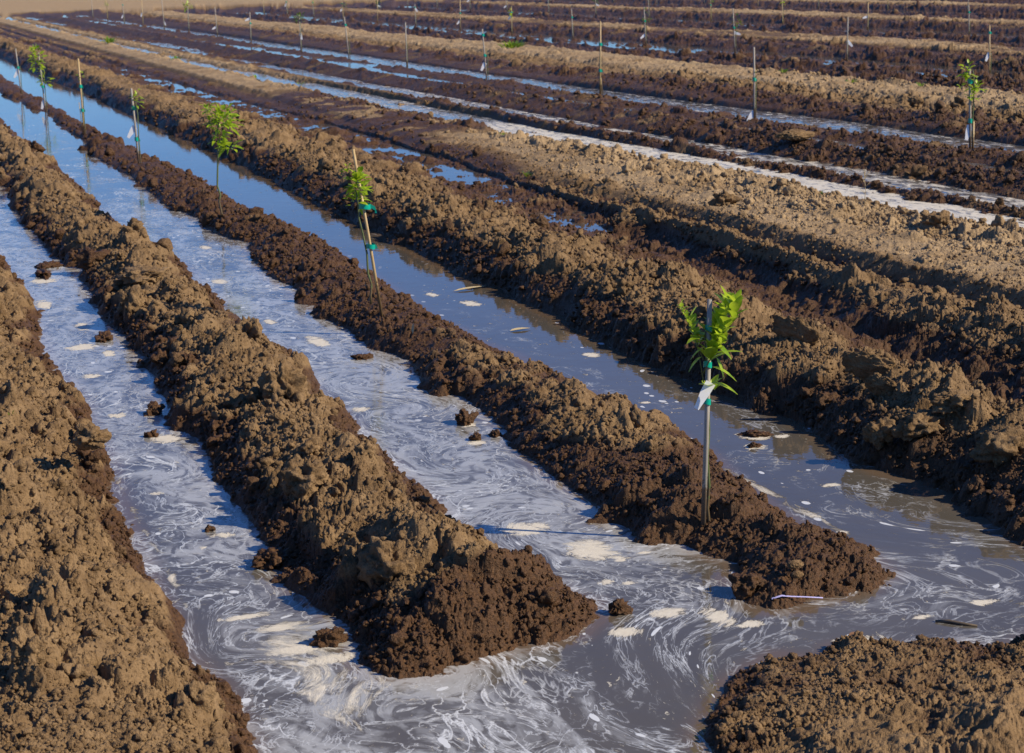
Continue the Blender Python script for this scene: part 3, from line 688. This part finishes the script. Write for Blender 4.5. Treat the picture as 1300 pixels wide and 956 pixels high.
clod('cobble', 3.40, 6.48, -.055, (.024, .02, .015), 36, 'pale oval stone on the wet end of the tree ridge, lower of two', cat='stone', rough=.15, flat=0)

# litter on the water
mb = MB(); mb.tube([(0, 0, 0), (.05, .004, .004), (.1, -.003, .003), (.16, 0, 0)], [.006, .008, .007, .004], 7)
o = mb.build('stick', M['rotwood']); o.location = (3.76, 6.03, w_ + .003); o.rotation_euler = (0, 0, -.75); tag(o, 'short dark stick floating at the turn of the right ditch', 'stick')
mb = MB(); mb.leaf((0, 0, 0), (1, .2, .12), .075, .035, .1, .5)
o = mb.build('dead_leaf', M['deadleaf']); o.location = (3.36, 5.99, w_ + .01); tag(o, 'curled brown leaf floating on a white foam patch by the near bank', 'leaf')
mb = MB(); pts = [(0, 0, 0), (.05, .0, .012), (.1, .01, .004), (.17, .012, .0), (.26, .03, -.012)]
vs = []; 
for i, p in enumerate(pts): vs += [(p[0] * .8, p[1] - .0025 - .003 * (i < 2), p[2]), (p[0] * .8, p[1] + .0025 + .003 * (i < 2), p[2] + .003)]
mb.add(vs, [(2 * i, 2 * i + 2, 2 * i + 3, 2 * i + 1) for i in range(len(pts) - 1)])
o = mb.build('plastic_ribbon', M['ribbon']); o.location = (3.27, 6.45, w_ + .03); o.rotation_euler = (0, 0, -.35); tag(o, 'thin bluish white ribbon trailing from the tree ridge end into the water', 'ribbon')
for (x, y, z, rz, L_, lab) in ((4.34, 14.05, w_, 0.2, .3, 'long pale scrap of husk floating in the right ditch, upper of two'), (4.2, 12.3, w_, .1, .16, 'pale scrap of husk floating in the right ditch, lower of two')):
    mb = MB(); mb.leaf((0, 0, .004), (1, 0, .03), L_, .06, .0, .3); o = mb.build('floating_husk', M['straw']); o.location = (x, y, z); o.rotation_euler = (0, 0, rz); tag(o, lab, 'husk')
mb = MB(); mb.leaf((0, 0, 0), (.1, .1, 1), .08, .02, .1, .3); o = mb.build('straw_blade', M['straw']); o.location = (3.41, 12.0, float(hz(3.41, 12.0)[0])); tag(o, 'single pale straw blade upright on the tree ridge below the second sapling', 'straw')

# ------------------------------------------------------------------ grass tufts and weeds
def tuft(x, y, h, n, label, mat='grass', spread=.5):
    mb = MB(); rr = random.Random(int(x * 100 + y))
    for i in range(n):
        a = rr.uniform(0, 6.283); r = h * spread * rr.random() * .8; el = rr.uniform(.6, 2.2)
        mb.leaf((r * math.cos(a), r * math.sin(a), 0), (math.cos(a), math.sin(a), el), h * rr.uniform(.5, 1.1), h * rr.uniform(.08, .16), .35, .2)
    o = mb.build('grass_tuft', M[mat]); o.location = (x, y, float(hz(x, y)[0])); tag(o, label, 'weed', 'green weeds on the dry strips')
tuft(16.3, 46.8, .36, 90, 'brightest round green weed on the far tan strip', spread=1)
tuft(7.12, 20.06, .12, 26, 'small weed on the tan flat at the middle of the photo', 'leafdark')
tuft(.626, 9.98, .06, 8, 'tiny green sprig on the left ridge')
tuft(8.1, 63.0, .4, 40, 'weed on the tan strip behind the farthest near sapling')
tuft(8.5, 41.5, .28, 30, 'weed on the tan strip where the milky ditch begins, left of two')
tuft(8.75, 38.5, .22, 26, 'weed on the tan strip where the milky ditch begins, right of two')
tuft(8.2, 50.5, .26, 26, 'weed on the tan strip right of the leafy far sapling')
tuft(8.3, 24.3, .1, 14, 'small weed beside the milky ditch above the middle puddles')
tuft(17.0, 33.0, .16, 20, 'weed on the tan strip left of the bare stake of the second row')
tuft(16.8, 30.0, .16, 20, 'weed on the tan strip behind the bare stake of the second row')
tuft(17.0, 28.0, .14, 18, 'weed on the tan strip left of the leafy sapling at the right')
tuft(8.75, 14.2, .1, 16, 'low weed on the tan flat at the right edge')
tuft(8.85, 16.4, .08, 12, 'low weed in the crumbs before the white ditch')
mb = MB(); rr = random.Random(5)
mb.tube([(0, 0, 0), (.01, 0, .15), (-.005, 0, .32)], [.004, .003, .002], 5)
for i in range(14):
    z_ = .12 + .2 * rr.random(); a = rr.uniform(0, 6.28); mb.tube([(0, 0, z_), (.05 * math.cos(a), .05 * math.sin(a), z_ + .05)], [.002, .001], 4)
o = mb.build('dry_weed', M['straw']); o.location = (8.64, 15.18, float(hz(8.64, 15.18)[0]) - .01); tag(o, 'dead straw coloured weed standing before the white ditch at the right', 'weed')

# ------------------------------------------------------------------ saplings
RT = Vector((.946, -.324, 0)); FW = Vector((.324, .946, 0))     # across the view, along the view (plan directions)
UP = Vector((0, 0, 1))
def tie(mb, c, r, h=.03, tail=0, side=1):
    c = Vector(c); n = 12; vs = []; fs = []
    for j, zz in enumerate((-h / 2, h / 2)):
        for s_ in range(n):
            a = 2 * math.pi * s_ / n
            vs.append(c + Vector((math.cos(a) * r, math.sin(a) * r, zz + .004 * math.sin(a * 2))))
    for s_ in range(n): fs.append((s_, (s_ + 1) % n, n + (s_ + 1) % n, n + s_))
    mb.add(vs, fs)
    if tail:
        b = c + RT * (r * side); t = RT * side
        mb.add([b - UP * h * .4, b + UP * h * .4, b + t * tail * .6 + UP * h * .3 - UP * tail * .3, b + t * tail * .6 - UP * h * .5 - UP * tail * .3,
                b + t * tail * .8 - UP * tail, b + t * tail * .5 - UP * tail * .95], [(0, 1, 2, 3), (3, 2, 4, 5)])
def tag_mesh(mb, c, L_, w, ang, bend=.3, side=-1):
    d = RT * side * math.cos(ang) - UP * math.sin(ang); wd = (RT * side * math.sin(ang) + UP * math.cos(ang)) * w
    vs = []; n = 5
    for i in range(n + 1):
        t = i / n; p = Vector(c) + d * L_ * t - UP * bend * L_ * t * t - FW * .01 * t
        ww = 1 - .75 * max(0, t - .35); vs += [p - wd * .5 * ww, p + wd * .5 * ww]
    mb.add(vs, [(2 * i, 2 * i + 2, 2 * i + 3, 2 * i + 1) for i in range(n)])

def sapling(loc, label, stake_top=None, stake_mat='stake', stake_r=.011, stake_foot=(0, 0), second=None, stem=None, stem_r=.006,
            leaves=(), ties=(), tags=(), leafmat='leaf', group=None, trunk_base=True):
    """stake_top etc. are (right, up) pairs in metres from the foot"""
    P = lambda a, d=0: RT * a[0] + UP * a[1] + FW * (a[2] if len(a) > 2 else d)
    root = empty('staked_sapling' if stake_top else 'sapling', loc)
    tag(root, label, 'sapling', group)
    if stake_top:
        mb = MB(); foot = P(stake_foot) - UP * .12; top = P(stake_top)
        mb.tube([foot, foot.lerp(top, .5) + RT * .003, top], [stake_r * 1.05, stake_r, stake_r * .95], 10)
        mb.build('stake', M[stake_mat], root)
    if second:
        mb = MB(); mb.tube([P(second[0]) - UP * .1, P(second[1])], [second[2], second[2] * .9], 8); mb.build('stake', M['bamboo'], root)
    if stem:
        mb = MB(); pts = [P(s_) for s_ in stem]; n = len(pts)
        mb.tube([pts[0] - UP * .06] + pts, [stem_r * 1.5] + [stem_r * (1.25 - .6 * i / n) for i in range(n)], 7)
        mb.build('stem', M['stem' if not trunk_base else 'stem'], root)
    if leaves:
        mb = MB(); tw = MB()
        for lf in leaves:
            if lf[0] == 'L':
                _, b, d, L_, w, dr = lf; mb.leaf(P(b), P(d), L_, w, dr, .3)
            elif lf[0] == 'T':
                tw.tube([P(q) for q in lf[1]], [.003] + [.0018] * (len(lf[1]) - 1), 5)
            else:
                _, c, r, n, L_, sd = lf; rr = random.Random(sd)
                for i in range(n):
                    v = Vector((rr.gauss(0, 1), rr.gauss(0, 1), rr.gauss(0, 1))).normalized()
                    q = rr.random() ** .6
                    b = P(c) + RT * (v.x * r[0] * q) + FW * (v.y * r[0] * q) + UP * (v.z * r[1] * q)
                    d = Vector((v.x, v.y, v.z * .5 + rr.uniform(-.1, .8)))
                    ll = L_ * rr.uniform(.6, 1.15)
                    mb.leaf(b, d, ll, ll * rr.uniform(.42, .56), rr.uniform(.1, .5), .3, Vector((rr.uniform(-.4, .4), rr.uniform(-.4, .4), 1)))
        if mb.n: mb.build('foliage', M[leafmat], root)
        if tw.n: tw.build('twigs', M['stem'], root)
    for t in ties:
        mb = MB(); tie(mb, P(t[0]), *t[1:]); mb.build('tie', M['tie'], root)
    for t in tags:
        mb = MB(); tag_mesh(mb, P(t[0]), *t[1:]); mb.build('tag', M['tag'], root)
    return root

G1 = 'saplings in the nearest row'
gz = lambda x, y: float(hz(x, y)[0])
# nearest sapling (1 m of grey stake, three green ties, a white tag)
rr = random.Random(3)
lv = []
for tw in ([(.0, .62), (-.02, .75), (-.05, .86, -.03), (-.085, .93, -.04), (-.1, .97, -.04)], [(.01, .62), (.04, .76, .03), (.08, .86, .05), (.11, .97, .05)],
           [(0, .7), (.05, .8, -.03), (.13, .9, -.03), (.145, .98, -.03)], [(0, .66), (.03, .74, -.04), (.07, .80, -.05)], [(0, .72), (-.03, .80, .04), (-.05, .9, .05)], [(0, .6), (.05, .58, .02)]):
    lv.append(('T', tw))
def along(tw, n, L_, seed, lo=.35):
    r_ = random.Random(seed); out = []
    for i in range(n):
        t = lo + (1 - lo) * i / max(1, n - 1); kx = t * (len(tw) - 1); a = int(min(kx, len(tw) - 2)); q = kx - a
        g = lambda p, j: p[j] if len(p) > j else 0
        b = tuple(g(tw[a], j) * (1 - q) + g(tw[a + 1], j) * q for j in range(3))
        an = i * 2.4 + r_.uniform(-.4, .4)
        ll = L_ * r_.uniform(.7, 1.2) * (1.1 - .4 * t)
        out.append(('L', b, (math.cos(an), r_.uniform(.6, 1.7) + (1.0 if i == n - 1 else 0), math.sin(an)), ll, ll * r_.uniform(.42, .58), r_.uniform(.0, .35)))
    return out
tws = [l[1] for l in lv]
for tw, n, L_, sd in zip(tws, (22, 26, 24, 18, 14, 7), (.05, .115, .11, .11, .085, .09), range(6)):
    lv += along(tw, n, L_, sd + 40)
lv += [('L', (.07, .76, -.06), (1, .16, -.1), .095, .032, .12), ('L', (.03, .70, -.06), (1, -.25, -.2), .11, .042, .35), ('L', (.03, .63, -.06), (1, -.2, -.3), .115, .045, .25),
       ('L', (.0, .78, -.03), (-.9, -.5, 0), .07, .03, .3), ('L', (-.01, .74, -.03), (-.8, -.6, -.1), .075, .035, .3), ('L', (.05, .74, -.05), (.4, -.9, -.2), .08, .03, .3),
       ('L', (.03, .83, -.04), (.5, .4, -.5), .10, .04, .5), ('L', (.03, .80, -.05), (.7, -.1, -.5), .10, .042, .5), ('L', (-.02, .82, -.04), (-.7, .3, -.5), .08, .035, .5)]
z0 = gz(3.33, 7.2)
sapling((3.394, 7.343, -.056), 'nearest sapling, bright green leaves tied to a thick grey stake', (.03, .985), 'stake', .0115, (-.012, -.02), None,
        [(.022, -.05), (.012, .05), (.02, .15), (.013, .28), (.022, .4), (.018, .55), (.02, .66), (.01, .8, .02), (.02, .9, .02)], .006, lv,
        [((.012, .535), .019, .028, .02, -1), ((.018, .70), .019, .026), ((.024, .86), .016, .024)], [((.03, .62, -.016), .12, .045, 1.0, .1, -1)], group=G1)
# second sapling: thin crooked stem leaning on a bamboo cane
sc_ = 2400 / 13.2
a = lambda px, py: ((px - 484) / sc_, (387 - py) / sc_)
lv = [('C', a(462, 232), (.055, .13), 60, .085, 5), ('C', a(449, 216), (.025, .06), 14, .055, 6), ('C', a(458, 252), (.05, .05), 20, .07, 7)]
sapling((3.369, 12.631, .05), 'second sapling, crooked stem held by two teal ties to a leaning bamboo cane', a(458, 188), 'bamboo', .0105, a(485, 387), None,
        [a(471, 374), a(473, 360), a(469, 345), a(469, 320), a(465, 295), a(461, 275), a(461, 255), a(458, 235)], .007, lv,
        [(((469 - 484) / sc_, (387 - 260) / sc_), .042, .035, .05, 1), (((474 - 484) / sc_, (387 - 311) / sc_), .032, .032, .02, 1)], [], group=G1)
# third: no stake
sc_ = 2400 / 19.0
a = lambda px, py: ((px - 281) / sc_, (268 - py) / sc_)
lv = [('C', a(291, 152), (.15, .13), 95, .095, 8), ('C', a(272, 140), (.05, .09), 22, .07, 9), ('C', a(296, 186), (.09, .05), 22, .11, 10), ('C', a(284, 172), (.07, .12), 26, .08, 11),
      ('T', [a(280, 190), a(276, 165), a(270, 135)]), ('T', [a(280, 190), a(288, 165), a(295, 135)])]
sapling((3.384, 18.68, .01), 'third sapling, bushy bright crown on a bare stem without stake', None, stem=[a(281, 268), a(279, 255), a(281, 246), a(278, 235), a(280, 210), a(282, 190), a(283, 165), a(287, 140)],
        stem_r=.009, leaves=lv, group=G1)
def far_tree(x, y, top, foliage=None, label='', mat='stake', lean=0, ties=(), tags=(), lm='leaf', group=None, stem_top=None, rad=.013, second=None, z=None):
    st = stem_top if stem_top else top * .62
    leaves = []
    for f_ in (foliage or ()):
        leaves.append(('C', f_[0], f_[1], f_[2], f_[3], int(x * 100 + y * 7)))
    return sapling((x, y, gz(x, y) if z is None else z), label, (lean * top, top), mat, rad, (0, 0), second, [(.025, 0), (.02, st * .4), (.03, st * .8), (.015, st)], .007, leaves,
                   [((lean * t_, t_), .024, .05, .03, 1) for t_ in ties], [((lean * t_[0], t_[0]), .16, .07, t_[1], .1, t_[2]) for t_ in tags], lm, group)
far_tree(3.46, 24.8, .97, [((.03, .83), (.06, .14), 26, .07)], 'fourth sapling, small leaf tuft beside a slim grey stake with white tag', 'stake', -.03, (.32, .72), ((.48, .9, -1),), group=G1, stem_top=.8)
far_tree(3.42, 30.38, 1.18, [((.04, .9), (.05, .06), 12, .06)], 'fifth sapling, nearly bare tan cane with two teal ties', 'bamboo', 0, (.38, .75), (), group=G1, second=((-.02, 0), (-.04, .5), .006))
far_tree(3.42, 36.3, 1.12, [((-.09, 1.0), (.12, .24), 70, .11), ((.03, .6), (.1, .12), 22, .1)], 'sixth sapling, tall leafy top reaching above its stake by the left edge', 'stake', -.04, (.5,), ((.25, 1.2, -1),), group=G1, stem_top=1.1)
far_tree(3.46, 41.8, .95, (), 'seventh sapling, bare stake with teal tie and white tag at the left edge', 'stake', -.04, (.55,), ((.48, .9, -1),), group=G1)

G2 = 'saplings in the second row'
B = ROWS[1]
far_tree(12.165, 18.95, .92, [((-.05, .88), (.05, .16), 26, .10), ((.05, .70), (.06, .08), 22, .10), ((-.01, .6), (.05, .07), 12, .09), ((-.12, .72), (.03, .04), 6, .07)], 'leafy sapling at the right edge, first of the second row', 'stake', -.03, (.33, .78), ((.28, 1.3, -1),), group=G2, stem_top=.9, rad=.014, second=((.03, 0), (.03, .32), .014))
far_tree(12.03, 24.25, 1.0, [((.03, .55), (.03, .03), 5, .05), ((.04, .66), (.03, .02), 4, .04)], 'bare grey stake with white tag at its foot, second of the second row', 'stake', 0, (.55,), ((.1, .9, -1),), lm='leafdark', group=G2)
far_tree(12.03, 30.1, 1.2, (), 'tall bare bamboo cane with two teal ties, third of the second row', 'bamboo', .03, (.38, .82), (), group=G2, second=((.06, 0), (.0, .45), .008))
far_tree(12.05, 36.2, 1.02, (), 'grey stake with a hanging white tag halfway, fourth of the second row', 'stake', -.06, (.5, .9), ((.35, 1.0, -1),), group=G2)
far_tree(11.95, 41.6, 1.02, (), 'bare dark stake without a tag, fifth of the second row', 'stake', .01, (), (), group=G2)
far_tree(11.9, 46.6, 1.05, (), 'bare stake with a green tie near its top, sixth of the second row', 'stake', -.07, (.85,), (), group=G2)
far_tree(11.85, 51.7, 1.02, [((0, .95), (.16, .14), 40, .12)], 'dark leafed sapling with a small white tag, seventh of the second row', 'stake', 0, (), ((.52, 1.3, 1),), lm='leafdark', group=G2, stem_top=.95)
ORD = ['zeroth', 'first', 'second', 'third', 'fourth', 'fifth', 'sixth', 'seventh', 'eighth', 'ninth', 'tenth', 'eleventh', 'twelfth', 'thirteenth', 'fourteenth', 'fifteenth', 'sixteenth', 'seventeenth', 'eighteenth']
SPEC2 = {7: (.95, 0, 1), 8: (1.0, 0, 1), 9: (1.0, 2, 0), 10: (1.15, 0, 1), 11: (1.1, 0, 1), 12: (.95, 0, 1), 13: (1.05, 1, 0), 14: (1.0, 0, 0)}
rr = random.Random(22)
def auto(xr, y, i, rowname, spec, group):
    top, leafy, tg = spec
    fol = {0: (), 1: [((.0, .8), (.07, .16), 14, .11)], 2: [((0, .95), (.15, .12), 30, .14)], 3: [((.03, .75), (.10, .25), 22, .12)]}[leafy]
    look = {0: 'bare', 1: 'sparse leafed', 2: 'bright leafed', 3: 'dark leafed'}[leafy]
    cane = rr.random() < .3; ti = (rr.uniform(.6, .9),) if rr.random() < .55 else ()
    tags = ((rr.uniform(.3, .75), rr.uniform(.1, 1.2), rr.choice((-1, 1))),) if tg else ()
    lab = '%s %s%s, %s from the right in the %s row' % (look, 'tan cane' if cane else 'grey stake', ' with white tag' if tg else (' with teal tie' if ti else ''), ORD[i], rowname)
    far_tree(xr, y, top, fol, lab, 'bamboo' if cane else 'stake', rr.uniform(-.05, .05), ti, tags, 'leafdark' if leafy == 3 else 'leaf', group, rad=.014, stem_top=.8 if leafy else .5)
for i in range(7, 15):
    auto(B, 19.8 + STEP * i, i + 1, 'second', SPEC2[i], G2)
ROW_START = {2: (31.9, 13), 3: (46.3, 11), 4: (60.2, 8), 5: (74.0, 6), 6: (84.5, 4)}
SPEC3 = {0: (1.0, 0, 1), 1: (.95, 0, 1), 2: (1.1, 3, 1), 3: (1.05, 3, 1), 4: (.95, 0, 0), 5: (.95, 1, 1), 6: (1.1, 0, 1), 7: (.9, 0, 1), 8: (1.15, 3, 1)}
for r_i, (y0, n) in ROW_START.items():
    for i in range(n):
        y = y0 + STEP * i
        if y > FIELD_END - 1: break
        spec = SPEC3.get(i) if r_i == 2 else None
        if spec is None:
            spec = (rr.uniform(.85, 1.15), rr.choice((0, 0, 1, 1, 3, 0, 2)), rr.random() < .6)
        auto(ROWS[r_i] + (.12 if r_i == 2 else 0), y, i + 1, ORD[r_i + 1], spec, 'saplings in the ' + ORD[r_i + 1] + ' row')

# ------------------------------------------------------------------ camera, light, sky
yaw, pitch, roll, H = .3295, .2182, -.0318, 2.4
Fv = Vector((math.sin(yaw) * math.cos(pitch), math.cos(yaw) * math.cos(pitch), -math.sin(pitch)))
r0 = Vector((math.cos(yaw), -math.sin(yaw), 0)); u0 = r0.cross(Fv)
r1 = r0 * math.cos(roll) + u0 * math.sin(roll); u1 = -r0 * math.sin(roll) + u0 * math.cos(roll)
cam = bpy.data.cameras.new('camera'); co = bpy.data.objects.new('camera', cam); COL.objects.link(co)
co.matrix_world = Matrix(((r1.x, u1.x, -Fv.x, 0), (r1.y, u1.y, -Fv.y, 0), (r1.z, u1.z, -Fv.z, H), (0, 0, 0, 1)))
cam.sensor_fit = 'HORIZONTAL'; cam.sensor_width = 36; cam.lens = 36 * 2400 / 1300; cam.clip_start = .1; cam.clip_end = 6000
cam.dof.use_dof = True; cam.dof.focus_distance = 9.0; cam.dof.aperture_fstop = 9
scene.camera = co
EL = math.radians(34); sx, sy = .815, -.579
sd = Vector((sx * math.cos(EL), sy * math.cos(EL), math.sin(EL)))
sun = bpy.data.lights.new('sun', 'SUN'); so_ = bpy.data.objects.new('sun', sun); COL.objects.link(so_)
so_.rotation_euler = sd.to_track_quat('Z', 'Y').to_euler(); sun.energy = 5.0; sun.angle = math.radians(.5); sun.color = (1, .87, .66)
w = bpy.data.worlds.new('World'); scene.world = w; w.use_nodes = True
nt = w.node_tree; bg = nt.nodes['Background']; sky = nt.nodes.new('ShaderNodeTexSky'); sky.sky_type = 'NISHITA'
sky.sun_disc = False; sky.sun_elevation = EL; sky.sun_rotation = math.atan2(sx, sy); sky.altitude = 300; sky.air_density = 1.0; sky.dust_density = .1; sky.ozone_density = 6.0
deep = nt.nodes.new('ShaderNodeMix'); deep.data_type = 'RGBA'; deep.blend_type = 'MULTIPLY'; deep.inputs[0].default_value = 1
deep.inputs[7].default_value = (.62, .92, 1.38, 1); nt.links.new(sky.outputs[0], deep.inputs[6])
nt.links.new(deep.outputs[2], bg.inputs[0]); bg.inputs['Strength'].default_value = .078
scene.view_settings.view_transform = 'Standard'; scene.view_settings.look = 'None'; scene.view_settings.gamma = 1; scene.view_settings.exposure = .40
scene.cycles.max_bounces = 6; scene.cycles.use_denoising = True
